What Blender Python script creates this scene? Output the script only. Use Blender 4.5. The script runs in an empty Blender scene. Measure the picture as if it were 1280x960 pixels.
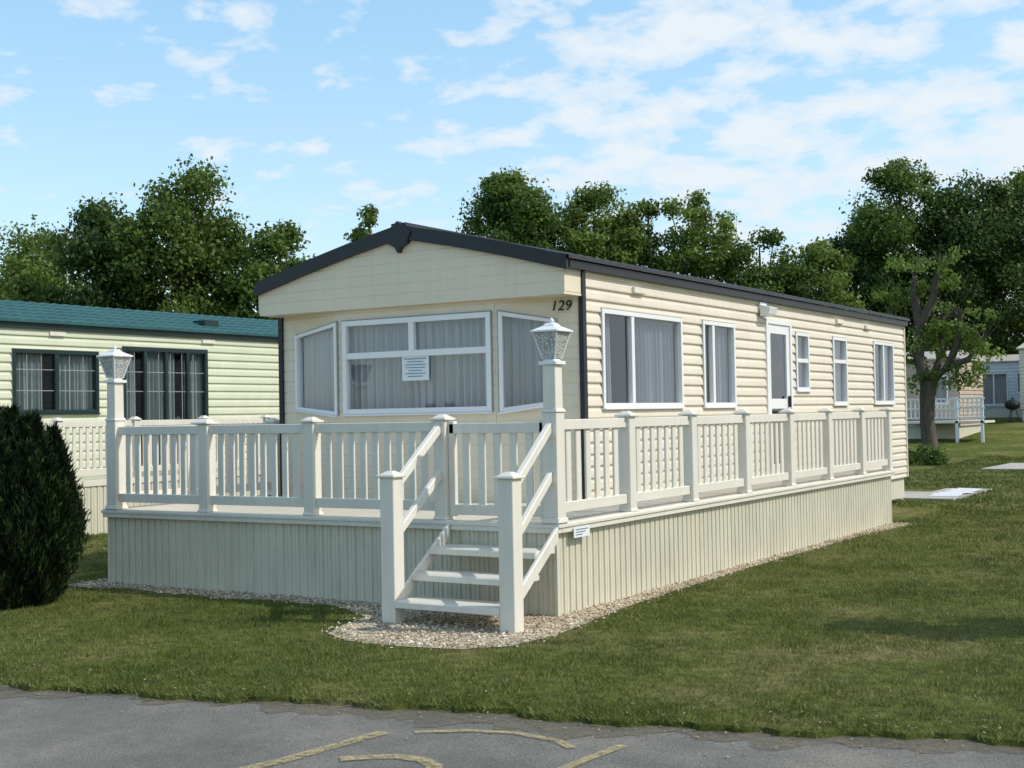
import bpy, math, random
import numpy as np
from mathutils import Vector, Matrix
random.seed(7); rng=np.random.default_rng(7)
SC=bpy.context.scene; COL=SC.collection
# ---------------------------------------------------------------- materials
def newmat(name):
    m=bpy.data.materials.new(name); m.use_nodes=True
    nt=m.node_tree; b=nt.nodes['Principled BSDF']
    return m,nt,b
def N(nt,t,**kw):
    n=nt.nodes.new(t)
    for k,v in kw.items(): setattr(n,k,v)
    return n
def ramp(nt,stops):
    r=nt.nodes.new('ShaderNodeValToRGB'); e=r.color_ramp.elements
    while len(e)<len(stops): e.new(0.5)
    for i,(p,c) in enumerate(stops):
        e[i].position=p; e[i].color=(c[0],c[1],c[2],1) if not isinstance(c,(int,float)) else (c,c,c,1)
    return r
def noise(nt,scale,detail=4,rough=.55,vec=None):
    n=nt.nodes.new('ShaderNodeTexNoise'); n.inputs['Scale'].default_value=scale; n.inputs['Detail'].default_value=detail; n.inputs['Roughness'].default_value=rough
    if vec is not None: nt.links.new(vec,n.inputs['Vector'])
    return n
def geo(nt): return nt.nodes.new('ShaderNodeNewGeometry').outputs['Position']
def painted(name,c,rough=.45,var=.10,dirt=None,spec=.4,bump=0.0,lines=None,streak=0.0):
    m,nt,b=newmat(name); pos=geo(nt)
    n=noise(nt,1.7,5,.6,pos)
    c1=tuple(x*(1-var) for x in c); c2=tuple(min(1,x*(1+var*.6)) for x in c)
    r=ramp(nt,[(.3,c1),(.7,c2)]); nt.links.new(n.outputs['Fac'],r.inputs['Fac'])
    out=r.outputs['Color']
    if dirt:
        mp=N(nt,'ShaderNodeMapping'); mp.inputs['Scale'].default_value=(14,14,1.2); nt.links.new(pos,mp.inputs['Vector'])
        n2=noise(nt,1.0,5,.65,mp.outputs['Vector'])
        r2=ramp(nt,[(.48,0.0),(.8,streak if streak else .45)]); nt.links.new(n2.outputs['Fac'],r2.inputs['Fac'])
        mx=N(nt,'ShaderNodeMix',data_type='RGBA'); nt.links.new(r2.outputs['Color'],mx.inputs[0]); nt.links.new(out,mx.inputs[6]); mx.inputs[7].default_value=(*dirt,1); out=mx.outputs[2]
    nt.links.new(out,b.inputs['Base Color'])
    b.inputs['Roughness'].default_value=rough; b.inputs['Specular IOR Level'].default_value=spec
    if bump:
        n3=noise(nt,30,3,.5,pos); bp=N(nt,'ShaderNodeBump'); bp.inputs['Strength'].default_value=bump; bp.inputs['Distance'].default_value=.01
        nt.links.new(n3.outputs['Fac'],bp.inputs['Height']); nt.links.new(bp.outputs['Normal'],b.inputs['Normal'])
    return m
M_clad=painted('cream_cladding',(.72,.655,.54),.40,.06,dirt=(.50,.44,.34),streak=.35,spec=.5)
M_front=painted('cream_front_panel',(.75,.67,.52),.5,.05,dirt=(.56,.48,.36),streak=.25)
M_pvc=painted('cream_pvc',(.74,.71,.63),.38,.06,dirt=(.50,.47,.39),streak=.4,spec=.5)
M_skirt=painted('skirting_pvc',(.65,.62,.50),.45,.08,dirt=(.38,.37,.27),streak=.5,spec=.4)
M_floor=painted('deck_floor',(.62,.58,.49),.5,.08,dirt=(.4,.36,.28))
M_black=painted('black_trim',(.016,.017,.022),.4,.2)
M_roof=painted('charcoal_roof',(.035,.04,.05),.5,.25,bump=.3)
M_white=painted('white_frame',(.78,.79,.80),.3,.03,spec=.5)
M_green=painted('green_roof',(.020,.095,.095),.45,.2,dirt=(.04,.08,.06))
M_pale=painted('pale_green_cladding',(.59,.62,.47),.5,.06,dirt=(.4,.45,.3),streak=.25)
M_dgreen=painted('dark_green_frame',(.012,.03,.03),.4,.2)
M_bar=painted('georgian_bar',(.28,.30,.29),.5,.1)
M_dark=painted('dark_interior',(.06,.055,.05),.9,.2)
M_conc=painted('concrete',(.42,.40,.36),.85,.15,dirt=(.25,.24,.2),bump=.4)
M_tarp=painted('white_sheeting',(.66,.68,.70),.5,.08)
M_paper=painted('paper',(.74,.80,.83),.6,.02)
M_ink=painted('ink',(.10,.16,.22),.6,.1)
M_brown=painted('tan_cladding',(.46,.37,.30),.6,.15)
def curtain_mat(name,c):
    m=bpy.data.materials.new(name); m.use_nodes=True; nt=m.node_tree; b=nt.nodes['Principled BSDF']; o=nt.nodes['Material Output']
    b.inputs['Base Color'].default_value=(*c,1); b.inputs['Roughness'].default_value=.9; b.inputs['Specular IOR Level'].default_value=.1
    t=N(nt,'ShaderNodeBsdfTranslucent'); t.inputs[0].default_value=(*c,1); mx=N(nt,'ShaderNodeMixShader'); mx.inputs[0].default_value=.2
    nt.links.new(b.outputs[0],mx.inputs[1]); nt.links.new(t.outputs[0],mx.inputs[2]); nt.links.new(mx.outputs[0],o.inputs[0])
    return m
M_curt=curtain_mat('net_curtain',(.50,.53,.55)); M_curtS=curtain_mat('side_curtain',(.33,.36,.39)); M_curt2=curtain_mat('white_curtain',(.36,.40,.40))
def glass_mat(name,tint=(.88,.92,.94)):
    m=bpy.data.materials.new(name); m.use_nodes=True; nt=m.node_tree; nt.nodes.clear()
    o=N(nt,'ShaderNodeOutputMaterial'); t=N(nt,'ShaderNodeBsdfTransparent'); t.inputs[0].default_value=(*tint,1)
    g=N(nt,'ShaderNodeBsdfGlossy'); g.inputs['Roughness'].default_value=.01; g.inputs[0].default_value=(.95,.97,1,1)
    lw=N(nt,'ShaderNodeLayerWeight'); lw.inputs['Blend'].default_value=.5
    pw=N(nt,'ShaderNodeMath',operation='POWER'); pw.inputs[1].default_value=4.0; nt.links.new(lw.outputs['Facing'],pw.inputs[0])
    ma=N(nt,'ShaderNodeMath',operation='MULTIPLY_ADD'); ma.inputs[1].default_value=.85; ma.inputs[2].default_value=.09; ma.use_clamp=True
    nt.links.new(pw.outputs[0],ma.inputs[0])
    mx=N(nt,'ShaderNodeMixShader'); nt.links.new(ma.outputs[0],mx.inputs[0]); nt.links.new(t.outputs[0],mx.inputs[1]); nt.links.new(g.outputs[0],mx.inputs[2]); nt.links.new(mx.outputs[0],o.inputs[0])
    return m
M_glass=glass_mat('window_glass')
def lantern_glass():
    m,nt,b=newmat('crackle_glass'); pos=geo(nt)
    v=N(nt,'ShaderNodeTexVoronoi'); v.inputs['Scale'].default_value=38; v.feature='DISTANCE_TO_EDGE'; nt.links.new(pos,v.inputs['Vector'])
    r=ramp(nt,[(.02,(.30,.31,.30)),(.16,(.78,.80,.78))]); nt.links.new(v.outputs['Distance'],r.inputs['Fac']); nt.links.new(r.outputs['Color'],b.inputs['Base Color'])
    b.inputs['Roughness'].default_value=.12; b.inputs['Transmission Weight'].default_value=.3
    bp=N(nt,'ShaderNodeBump'); bp.inputs['Strength'].default_value=.6; nt.links.new(v.outputs['Distance'],bp.inputs['Height']); nt.links.new(bp.outputs['Normal'],b.inputs['Normal'])
    return m
M_lant=lantern_glass()
def foliage_mat(name,dark,mid,light,trans=.3):
    m=bpy.data.materials.new(name); m.use_nodes=True; nt=m.node_tree; b=nt.nodes['Principled BSDF']; o=nt.nodes['Material Output']
    a=N(nt,'ShaderNodeAttribute'); a.attribute_name='tone'
    r=ramp(nt,[(0,dark),(.5,mid),(1,light)]); nt.links.new(a.outputs['Fac'],r.inputs['Fac'])
    nt.links.new(r.outputs['Color'],b.inputs['Base Color']); b.inputs['Roughness'].default_value=.55; b.inputs['Specular IOR Level'].default_value=.25
    t=N(nt,'ShaderNodeBsdfTranslucent'); nt.links.new(r.outputs['Color'],t.inputs[0])
    mx=N(nt,'ShaderNodeMixShader'); mx.inputs[0].default_value=trans; nt.links.new(b.outputs[0],mx.inputs[1]); nt.links.new(t.outputs[0],mx.inputs[2]); nt.links.new(mx.outputs[0],o.inputs[0])
    return m
M_leafA=foliage_mat('leaf_green',(.05,.085,.018),(.11,.175,.035),(.19,.27,.055),.42)
M_leafB=foliage_mat('leaf_light',(.08,.125,.022),(.15,.22,.042),(.24,.32,.07),.42)
M_leafC=foliage_mat('leaf_dark',(.028,.055,.015),(.070,.120,.028),(.13,.19,.042),.38)
M_conif=foliage_mat('conifer_sprig',(.004,.010,.004),(.014,.030,.010),(.06,.095,.022),.12)
M_grassb=foliage_mat('grass_blade',(.082,.112,.024),(.142,.168,.038),(.29,.265,.11),.25)
M_litter=foliage_mat('dry_leaf',(.14,.09,.04),(.28,.20,.10),(.42,.34,.2),.1)
def bark():
    m,nt,b=newmat('bark'); pos=geo(nt); mp=N(nt,'ShaderNodeMapping'); mp.inputs['Scale'].default_value=(8,8,1.5); nt.links.new(pos,mp.inputs['Vector'])
    n=noise(nt,2,6,.7,mp.outputs['Vector']); r=ramp(nt,[(.3,(.035,.028,.02)),(.7,(.13,.11,.08))]); nt.links.new(n.outputs['Fac'],r.inputs['Fac']); nt.links.new(r.outputs['Color'],b.inputs['Base Color']); b.inputs['Roughness'].default_value=.9
    bp=N(nt,'ShaderNodeBump'); bp.inputs['Strength'].default_value=.7; nt.links.new(n.outputs['Fac'],bp.inputs['Height']); nt.links.new(bp.outputs['Normal'],b.inputs['Normal'])
    return m
M_bark=bark()
def ground_mat():
    m,nt,b=newmat('lawn'); pos=geo(nt)
    n1=noise(nt,.55,6,.6,pos); r1=ramp(nt,[(.32,(.065,.092,.018)),(.5,(.115,.135,.03)),(.66,(.21,.185,.08))]); nt.links.new(n1.outputs['Fac'],r1.inputs['Fac'])
    n2=noise(nt,7,7,.75,pos); r2=ramp(nt,[(.36,.5),(.64,1.45)]); nt.links.new(n2.outputs['Fac'],r2.inputs['Fac'])
    mx=N(nt,'ShaderNodeMix',data_type='RGBA',blend_type='MULTIPLY'); mx.inputs[0].default_value=1; nt.links.new(r1.outputs['Color'],mx.inputs[6]); nt.links.new(r2.outputs['Color'],mx.inputs[7])
    nt.links.new(mx.outputs[2],b.inputs['Base Color']); b.inputs['Roughness'].default_value=.95; b.inputs['Specular IOR Level'].default_value=.1
    n3=noise(nt,40,5,.7,pos); bp=N(nt,'ShaderNodeBump'); bp.inputs['Strength'].default_value=.9; bp.inputs['Distance'].default_value=.04; nt.links.new(n3.outputs['Fac'],bp.inputs['Height']); nt.links.new(bp.outputs['Normal'],b.inputs['Normal'])
    return m
def road_mat():
    m,nt,b=newmat('asphalt'); pos=geo(nt)
    n1=noise(nt,1.1,8,.7,pos); r1=ramp(nt,[(.3,(.125,.122,.11)),(.5,(.18,.174,.155)),(.70,(.27,.25,.21))]); nt.links.new(n1.outputs['Fac'],r1.inputs['Fac'])
    v=noise(nt,90,5,.85,pos); r2=ramp(nt,[(.36,.35),(.66,1.6)]); nt.links.new(v.outputs['Fac'],r2.inputs['Fac'])
    mx=N(nt,'ShaderNodeMix',data_type='RGBA',blend_type='MULTIPLY'); mx.inputs[0].default_value=1; nt.links.new(r1.outputs['Color'],mx.inputs[6]); nt.links.new(r2.outputs['Color'],mx.inputs[7])
    vo=N(nt,'ShaderNodeTexVoronoi',feature='DISTANCE_TO_EDGE'); vo.inputs['Scale'].default_value=1.3
    nn=noise(nt,3,5,.6,pos); ad=N(nt,'ShaderNodeMix',data_type='RGBA'); ad.inputs[0].default_value=.3; nt.links.new(pos,ad.inputs[6]); nt.links.new(nn.outputs['Color'],ad.inputs[7]); nt.links.new(ad.outputs[2],vo.inputs['Vector'])
    r3=ramp(nt,[(.0,.5),(.010,1.0)]); nt.links.new(vo.outputs['Distance'],r3.inputs['Fac'])
    m2=N(nt,'ShaderNodeMix',data_type='RGBA',blend_type='MULTIPLY'); m2.inputs[0].default_value=.3; nt.links.new(mx.outputs[2],m2.inputs[6]); nt.links.new(r3.outputs['Color'],m2.inputs[7])
    nt.links.new(m2.outputs[2],b.inputs['Base Color']); b.inputs['Roughness'].default_value=.85
    bp=N(nt,'ShaderNodeBump'); bp.inputs['Strength'].default_value=.8; bp.inputs['Distance'].default_value=.015; nt.links.new(v.outputs['Fac'],bp.inputs['Height']); nt.links.new(bp.outputs['Normal'],b.inputs['Normal'])
    return m
def worn_mat(name,c,cut=.5,scale=14,mxv=.85,soft=.10):
    m=bpy.data.materials.new(name); m.use_nodes=True; nt=m.node_tree; b=nt.nodes['Principled BSDF']; o=nt.nodes['Material Output']
    pos=geo(nt); n=noise(nt,scale,8,.8,pos); r=ramp(nt,[(cut-soft,0.0),(cut+soft,mxv)]); nt.links.new(n.outputs['Fac'],r.inputs['Fac'])
    n2=noise(nt,60,4,.7,pos); r2=ramp(nt,[(.35,tuple(x*.6 for x in c)),(.65,tuple(x*1.3 for x in c))]); nt.links.new(n2.outputs['Fac'],r2.inputs['Fac']); nt.links.new(r2.outputs['Color'],b.inputs['Base Color']); b.inputs['Roughness'].default_value=.85
    t=N(nt,'ShaderNodeBsdfTransparent'); mx=N(nt,'ShaderNodeMixShader'); nt.links.new(r.outputs['Color'],mx.inputs[0]); nt.links.new(t.outputs[0],mx.inputs[1]); nt.links.new(b.outputs[0],mx.inputs[2]); nt.links.new(mx.outputs[0],o.inputs[0])
    return m
def gravel_mat():
    m,nt,b=newmat('gravel'); pos=geo(nt); v=N(nt,'ShaderNodeTexVoronoi'); v.inputs['Scale'].default_value=55; nt.links.new(pos,v.inputs['Vector'])
    r=ramp(nt,[(.1,(.18,.13,.08)),(.5,(.42,.35,.24)),(.9,(.62,.55,.43))]); s=N(nt,'ShaderNodeSeparateColor'); nt.links.new(v.outputs['Color'],s.inputs[0]); nt.links.new(s.outputs[0],r.inputs['Fac']); nt.links.new(r.outputs['Color'],b.inputs['Base Color']); b.inputs['Roughness'].default_value=.9
    bp=N(nt,'ShaderNodeBump'); bp.inputs['Strength'].default_value=.8; bp.inputs['Distance'].default_value=.015; bp.invert=True; nt.links.new(v.outputs['Distance'],bp.inputs['Height']); nt.links.new(bp.outputs['Normal'],b.inputs['Normal'])
    return m
M_lawn=ground_mat(); M_road=road_mat(); M_gravel=gravel_mat()
M_yel=worn_mat('worn_yellow_paint',(.48,.39,.18),.47,22,.75); M_soil=worn_mat('soil_and_grit',(.17,.145,.10),.48,9,.85,.14)
M_pebble=foliage_mat('pebbles',(.20,.14,.08),(.52,.43,.30),(.76,.69,.55),0.0)
# ---------------------------------------------------------------- mesh helpers
class MB:
    def __init__(s): s.v=[];s.f=[];s.m=[];s.mats=[]
    def mi(s,mat):
        if mat not in s.mats: s.mats.append(mat)
        return s.mats.index(mat)
    def poly(s,pts,mat):
        k=len(s.v); s.v+=[tuple(p) for p in pts]; s.f.append(tuple(range(k,k+len(pts)))); s.m.append(s.mi(mat))
    def hexa(s,p,mat):
        k=len(s.v); s.v+=[tuple(q) for q in p]; i=s.mi(mat)
        for f in ((3,2,1,0),(4,5,6,7),(0,1,5,4),(1,2,6,5),(2,3,7,6),(3,0,4,7)): s.f.append(tuple(k+j for j in f)); s.m.append(i)
    def box(s,x0,x1,y0,y1,z0,z1,mat):
        s.hexa([(x0,y0,z0),(x1,y0,z0),(x1,y1,z0),(x0,y1,z0),(x0,y0,z1),(x1,y0,z1),(x1,y1,z1),(x0,y1,z1)],mat)
    def pbox(s,P,a0,a1,z0,z1,o0,o1,mat):
        s.hexa([P(a0,z0,o0),P(a1,z0,o0),P(a1,z0,o1),P(a0,z0,o1),P(a0,z1,o0),P(a1,z1,o0),P(a1,z1,o1),P(a0,z1,o1)],mat)
    def frust(s,cx,cy,z0,z1,w0,w1,mat):
        s.hexa([(cx-w0,cy-w0,z0),(cx+w0,cy-w0,z0),(cx+w0,cy+w0,z0),(cx-w0,cy+w0,z0),(cx-w1,cy-w1,z1),(cx+w1,cy-w1,z1),(cx+w1,cy+w1,z1),(cx-w1,cy+w1,z1)],mat)
    def beam(s,a,b,w,h,mat):
        a=Vector(a);b=Vector(b);d=(b-a); hd=Vector((d.x,d.y,0)); n=(Vector((-hd.y,hd.x,0)).normalized() if hd.length>1e-6 else Vector((1,0,0)))*w/2; u=Vector((0,0,h/2))
        s.hexa([a-n-u,a+n-u,b+n-u,b-n-u,a-n+u,a+n+u,b+n+u,b-n+u],mat)
    def tube(s,pts,rad,mat,sides=7):
        pts=[Vector(p) for p in pts]; k=len(s.v); i=s.mi(mat)
        for j,p in enumerate(pts):
            d=(pts[min(j+1,len(pts)-1)]-pts[max(j-1,0)]).normalized(); a=d.orthogonal().normalized(); b=d.cross(a)
            for q in range(sides):
                t=2*math.pi*q/sides; s.v.append(tuple(p+(a*math.cos(t)+b*math.sin(t))*rad[j]))
        for j in range(len(pts)-1):
            for q in range(sides):
                s.f.append((k+j*sides+q,k+j*sides+(q+1)%sides,k+(j+1)*sides+(q+1)%sides,k+(j+1)*sides+q)); s.m.append(i)
    def obj(s,name,parent=None,bevel=0,smooth=False,recalc=True):
        me=bpy.data.meshes.new(name); me.from_pydata(s.v,[],s.f)
        for m in s.mats: me.materials.append(m)
        me.polygons.foreach_set('material_index',s.m)
        if recalc:
            import bmesh
            bm=bmesh.new(); bm.from_mesh(me); bmesh.ops.recalc_face_normals(bm,faces=bm.faces); bm.to_mesh(me); bm.free()
        if smooth: me.polygons.foreach_set('use_smooth',[True]*len(me.polygons))
        me.update(); o=bpy.data.objects.new(name,me); COL.objects.link(o)
        if parent: o.parent=parent
        if bevel:
            b=o.modifiers.new('bevel','BEVEL'); b.width=bevel; b.segments=1; b.limit_method='ANGLE'; b.angle_limit=math.radians(50)
        return o
def empty(name):
    o=bpy.data.objects.new(name,None); COL.objects.link(o); return o
def npmesh(name,verts,nper,mat,tone=None,parent=None):
    n=verts.shape[0]; me=bpy.data.meshes.new(name); me.vertices.add(n*nper); me.vertices.foreach_set('co',verts.reshape(-1).astype(np.float32))
    me.loops.add(n*nper); me.loops.foreach_set('vertex_index',np.arange(n*nper,dtype=np.int32))
    me.polygons.add(n); me.polygons.foreach_set('loop_start',np.arange(0,n*nper,nper,dtype=np.int32))
    try: me.polygons.foreach_set('loop_total',np.full(n,nper,dtype=np.int32))
    except Exception: pass
    me.materials.append(mat)
    if tone is not None:
        a=me.attributes.new('tone','FLOAT','POINT'); a.data.foreach_set('value',np.repeat(np.clip(tone,0,1),nper).astype(np.float32))
    me.update(calc_edges=True); me.validate()
    o=bpy.data.objects.new(name,me); COL.objects.link(o)
    if parent: o.parent=parent
    return o
# ---------------------------------------------------------------- cladding / windows
BOARD=.125
PR=[(0,.024),(.10,.026),(.55,.019),(.74,.006),(.95,.002),(1.0,.024)]
def clad(mb,P,s0,s1,z0,z1,holes,mat,zref=0.0,board=BOARD,pr=PR):
    cuts=sorted(set([s0,s1]+[h[0] for h in holes]+[h[1] for h in holes])); cuts=[c for c in cuts if s0<=c<=s1]
    for a,b in zip(cuts[:-1],cuts[1:]):
        if b-a<1e-5: continue
        mid=(a+b)/2; iv=[(z0,z1)]
        for h in holes:
            if h[0]<mid<h[1]:
                nv=[]
                for u,v in iv:
                    if h[2]>u: nv.append((u,min(v,h[2])))
                    if h[3]<v: nv.append((max(u,h[3]),v))
                iv=[q for q in nv if q[1]-q[0]>1e-4]
        for u,v in iv:
            k0=int(math.floor((u-zref)/board))-1; k1=int(math.ceil((v-zref)/board))+1
            for k in range(k0,k1):
                for (t0,o0),(t1,o1) in zip(pr[:-1],pr[1:]):
                    za=zref+(k+t0)*board; zb=zref+(k+t1)*board
                    if zb<=u+1e-6 or za>=v-1e-6: continue
                    ca=max(za,u); cb=min(zb,v); f=lambda z:o0+(o1-o0)*(z-za)/(zb-za)
                    mb.poly([P(a,ca,f(ca)),P(b,ca,f(ca)),P(b,cb,f(cb)),P(a,cb,f(cb))],mat)
def window(name,parent,P,s0,s1,z0,z1,vd=(),hd=(),fmat=None,fw=.05,curt=True,cmat=None,gaps=(),bar=.035,proud=.04,cdepth=-.10):
    fmat=fmat or M_white; cmat=cmat or M_curt
    mb=MB()
    mb.pbox(P,s0,s0+fw,z0,z1,-.05,proud,fmat); mb.pbox(P,s1-fw,s1,z0,z1,-.05,proud,fmat)
    mb.pbox(P,s0+fw,s1-fw,z0,z0+fw,-.05,proud-.002,fmat); mb.pbox(P,s0+fw,s1-fw,z1-fw,z1,-.05,proud-.002,fmat)
    mb.pbox(P,s0-.01,s1+.01,z0-.02,z0-.001,-.02,proud+.02,fmat)
    for d in vd: mb.pbox(P,d[0]-bar,d[0]+bar,(d[1] if len(d)>1 else z0+fw),(d[2] if len(d)>2 else z1-fw),-.03,proud-.006,fmat)
    for d in hd: mb.pbox(P,(d[1] if len(d)>1 else s0+fw),(d[2] if len(d)>2 else s1-fw),d[0]-bar,d[0]+bar,-.03,proud-.009,fmat)
    g_=.012
    mb.pbox(P,s0-g_,s0-.0005,z0,z1+g_,-.02,proud-.012,M_bar); mb.pbox(P,s1+.0005,s1+g_,z0,z1+g_,-.02,proud-.012,M_bar); mb.pbox(P,s0,s1,z1+.0005,z1+g_,-.02,proud-.013,M_bar)
    mb.obj(name+'_frame',parent,bevel=.004)
    g=MB(); g.poly([P(s0+fw*.5,z0+fw*.5,-.01),P(s1-fw*.5,z0+fw*.5,-.01),P(s1-fw*.5,z1-fw*.5,-.01),P(s0+fw*.5,z1-fw*.5,-.01)],M_glass); g.obj(name+'_glass',parent)
    if curt:
        c=MB(); n=int((s1-s0)/.010); ph=random.random()*9
        def off(s,k): 
            return cdepth+.028*k*math.sin(s*60+ph+1.8*math.sin(s*7.1+ph))+.016*math.sin(s*133+ph*2+2*math.sin(s*5))
        for i in range(n):
            a=s0+(s1-s0)*i/n; b=s0+(s1-s0)*(i+1)/n; m=(a+b)/2
            if any(q[0]<m<q[1] for q in gaps): continue
            zz=[z0-.02,z0+(z1-z0)*.35,z0+(z1-z0)*.7,z1+.02]; kk=[1.15,1.0,.8,.55]
            for j in range(3):
                c.poly([P(a,zz[j],off(a,kk[j])),P(b,zz[j],off(b,kk[j])),P(b,zz[j+1],off(b,kk[j+1])),P(a,zz[j+1],off(a,kk[j+1]))],cmat)
        c.obj(name+'_curtain',parent,smooth=False)
XL,XR=-5.20,-1.07
# ================================================================= STATIC CARAVAN
car=empty('static_caravan')
def PS(s,z,o): return (XR+o,s,z)
YF,YB=2.45,14.55
side=MB()
wins=[(2.82,4.86,1.76,2.82),(5.47,6.50,1.76,2.83),(7.62,8.62,.80,2.97),(8.80,9.36,1.98,2.83),(10.47,11.16,1.77,2.83),(12.62,13.80,1.78,2.84)]
clad(side,PS,YF,YB,.45,3.28,[(w[0],w[1],w[2],w[3]) for w in wins],M_clad,zref=.03)
def PLW(s,z,o): return (XL-o,s,z)
clad(side,PLW,YF,YB,.45,3.28,[],M_clad,zref=.03)
side.poly([(XL,YB,.45),(XR,YB,.45),(XR,YB,3.28),(-3.1,YB,3.74),(XL,YB,3.28)],M_clad)
side.obj('side_walls',car,recalc=False)
window('lounge_side_window',car,PS,*wins[0],vd=[(3.55,)],gaps=[(3.22,3.66)],cmat=M_curtS)
window('kitchen_window',car,PS,*wins[1],vd=[(5.80,)],gaps=[(5.72,5.95)],cmat=M_curtS)
window('bathroom_window',car,PS,*wins[3],hd=[(2.42,)],bar=.03,fw=.05,cmat=M_curtS)
window('bedroom_window',car,PS,*wins[4],hd=[(2.45,)],bar=.03,cmat=M_curtS,gaps=[(10.7,10.8)])
window('rear_bedroom_window',car,PS,*wins[5],vd=[(13.2,)],cmat=M_curtS,gaps=[(13.0,13.25)])
d=MB(); y0,y1,z0,z1=wins[2]
d.pbox(PS,y0,y0+.07,z0,z1,-.05,.04,M_white); d.pbox(PS,y1-.07,y1,z0,z1,-.05,.04,M_white); d.pbox(PS,y0+.07,y1-.07,z1-.07,z1,-.05,.038,M_white)
d.pbox(PS,y0+.07,y0+.19,z0,z1-.07,-.03,.02,M_white); d.pbox(PS,y1-.19,y1-.07,z0,z1-.07,-.03,.02,M_white)
d.pbox(PS,y0+.19,y1-.19,z0,z0+.15,-.03,.018,M_white); d.pbox(PS,y0+.19,y1-.19,1.72,1.86,-.03,.018,M_white); d.pbox(PS,y0+.19,y1-.19,z1-.2,z1-.07,-.03,.018,M_white)
d.pbox(PS,y1-.17,y1-.13,1.74,1.9,.02,.06,M_black)
d.obj('door_frame',car,bevel=.004)
g=MB(); g.poly([PS(y0+.19,.9,-.005),PS(y1-.19,.9,-.005),PS(y1-.19,2.8,-.005),PS(y0+.19,2.8,-.005)],M_glass); g.obj('door_glass',car)
v=MB()
for yy,zz,w,h in ((3.7,3.07,.28,.07),(10.8,3.08,.3,.07),(12.3,3.06,.3,.07)): v.pbox(PS,yy-w/2,yy+w/2,zz-h/2,zz+h/2,.01,.06,M_pvc)
v.pbox(PS,7.38,7.62,3.06,3.18,.01,.05,M_white); v.hexa([PS(7.36,2.98,.05),PS(7.64,2.98,.05),PS(7.64,3.0,.17),PS(7.36,3.0,.17),PS(7.36,3.14,.05),PS(7.64,3.14,.05),PS(7.64,3.1,.2),PS(7.36,3.1,.2)],M_white)
v.obj('wall_vents_and_lamp',car,bevel=.006)
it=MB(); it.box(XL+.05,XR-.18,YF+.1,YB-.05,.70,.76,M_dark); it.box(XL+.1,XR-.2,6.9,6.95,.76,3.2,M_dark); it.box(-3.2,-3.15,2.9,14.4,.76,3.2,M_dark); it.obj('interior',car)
def zroof(x):
    return 3.80-(abs(x+3.1)/2.05)*.47
rf=MB(); n=620; ya,yb=1.99,14.66
for sgn in (-1,1):
    xs=[-3.1,-3.1+sgn*1.0,-3.1+sgn*2.03,-3.1+sgn*2.14]
    for j in range(3):
        for i in range(n):
            a=ya+(yb-ya)*i/n; b=ya+(yb-ya)*(i+1)/n
            w=lambda y:.022*abs(math.sin(y*math.pi/.2))
            rf.poly([(xs[j],a,zroof(xs[j])+w(a)),(xs[j+1],a,zroof(xs[j+1])+w(a)),(xs[j+1],b,zroof(xs[j+1])+w(b)),(xs[j],b,zroof(xs[j])+w(b))],M_roof)
            if j==2: 
                x=xs[3]; z=zroof(x); rf.poly([(x,a,z+w(a)),(x,b,z+w(b)),(x,b,z-.03),(x,a,z-.03)],M_roof)
rf.box(-3.2,-3.0,2.0,14.6,3.785,3.83,M_roof)
rf.obj('roof',car)
tr=MB()
tr.box(XR+.027,XR+.08,2.03,14.62,3.19,3.27,M_black); tr.box(XL-.08,XL-.027,2.03,14.62,3.19,3.27,M_black)
for sgn in (-1,1):
    pts=[(-3.1,3.81),(-3.1+sgn*.7,3.665),(-3.1+sgn*1.4,3.50),(-3.1+sgn*2.11,3.315)]
    for (xa,za),(xb,zb) in zip(pts[:-1],pts[1:]):
        t=.15
        tr.hexa([(xa,1.985,za-t),(xb,1.985,zb-t),(xb,2.06,zb-t),(xa,2.06,za-t),(xa,1.985,za),(xb,1.985,zb),(xb,2.06,zb),(xa,2.06,za)],M_black)
q=[(-3.28,3.72),(-3.10,3.85),(-2.92,3.72),(-2.98,3.60),(-3.06,3.56),(-3.10,3.50),(-3.14,3.56),(-3.22,3.60)]
tr.poly([(a,1.97,b) for a,b in q],M_black)
for i in range(8):
    a,b=q[i],q[(i+1)%8]; tr.poly([(a[0],1.97,a[1]),(b[0],1.97,b[1]),(b[0],2.05,b[1]),(a[0],2.05,a[1])],M_black)
tr.box(XR-.02,XR+.035,2.40,2.47,.785,3.18,M_black); tr.box(XL-.03,XL+.03,2.40,2.46,.785,2.94,M_black)
tr.box(XR-.005,XR+.034,14.53,14.58,.45,3.18,M_clad)
tr.obj('black_trim',car,recalc=True)
fa=MB(); x0,x1=XL+.02,XR+.02
zl=[2.95+.115*i for i in range(9)]
def xr(z):
    if z<=3.2: return x0,x1
    k=(z-3.2)/.50*2.06; return min(-3.1,x0+k),max(-3.1,x1-k)
for a,b in zip(zl[:-1],zl[1:]):
    b=min(b,3.72)
    if b<=a: break
    for (za,oa),(zb,ob) in (((a,.010),(a+(b-a)*.8,.010)),((a+(b-a)*.8,.010),(a+(b-a)*.9,.005)),((a+(b-a)*.9,.005),(b,.010))):
        l0,r0=xr(za); l1,r1=xr(zb); fa.poly([(l0,2.05-oa,za),(r0,2.05-oa,za),(r1,2.05-ob,zb),(l1,2.05-ob,zb)],M_front)
fa.box(x0,x1,2.035,2.44,2.925,2.95,M_front)
fa.box(XR-.02,XR+.016,2.052,2.398,2.955,3.2,M_front); fa.box(XL-.016,XL+.02,2.052,2.398,2.955,3.2,M_front)
fa.obj('gable_fascia',car,recalc=False)
YC=2.13; XA,XB=-4.04,-1.95
def PF(s,z,o): return (s,YC-o,z)
fw=MB(); FP=[(0,.008),(.8,.008),(.88,.002),(.96,.002),(1,.008)]
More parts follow.
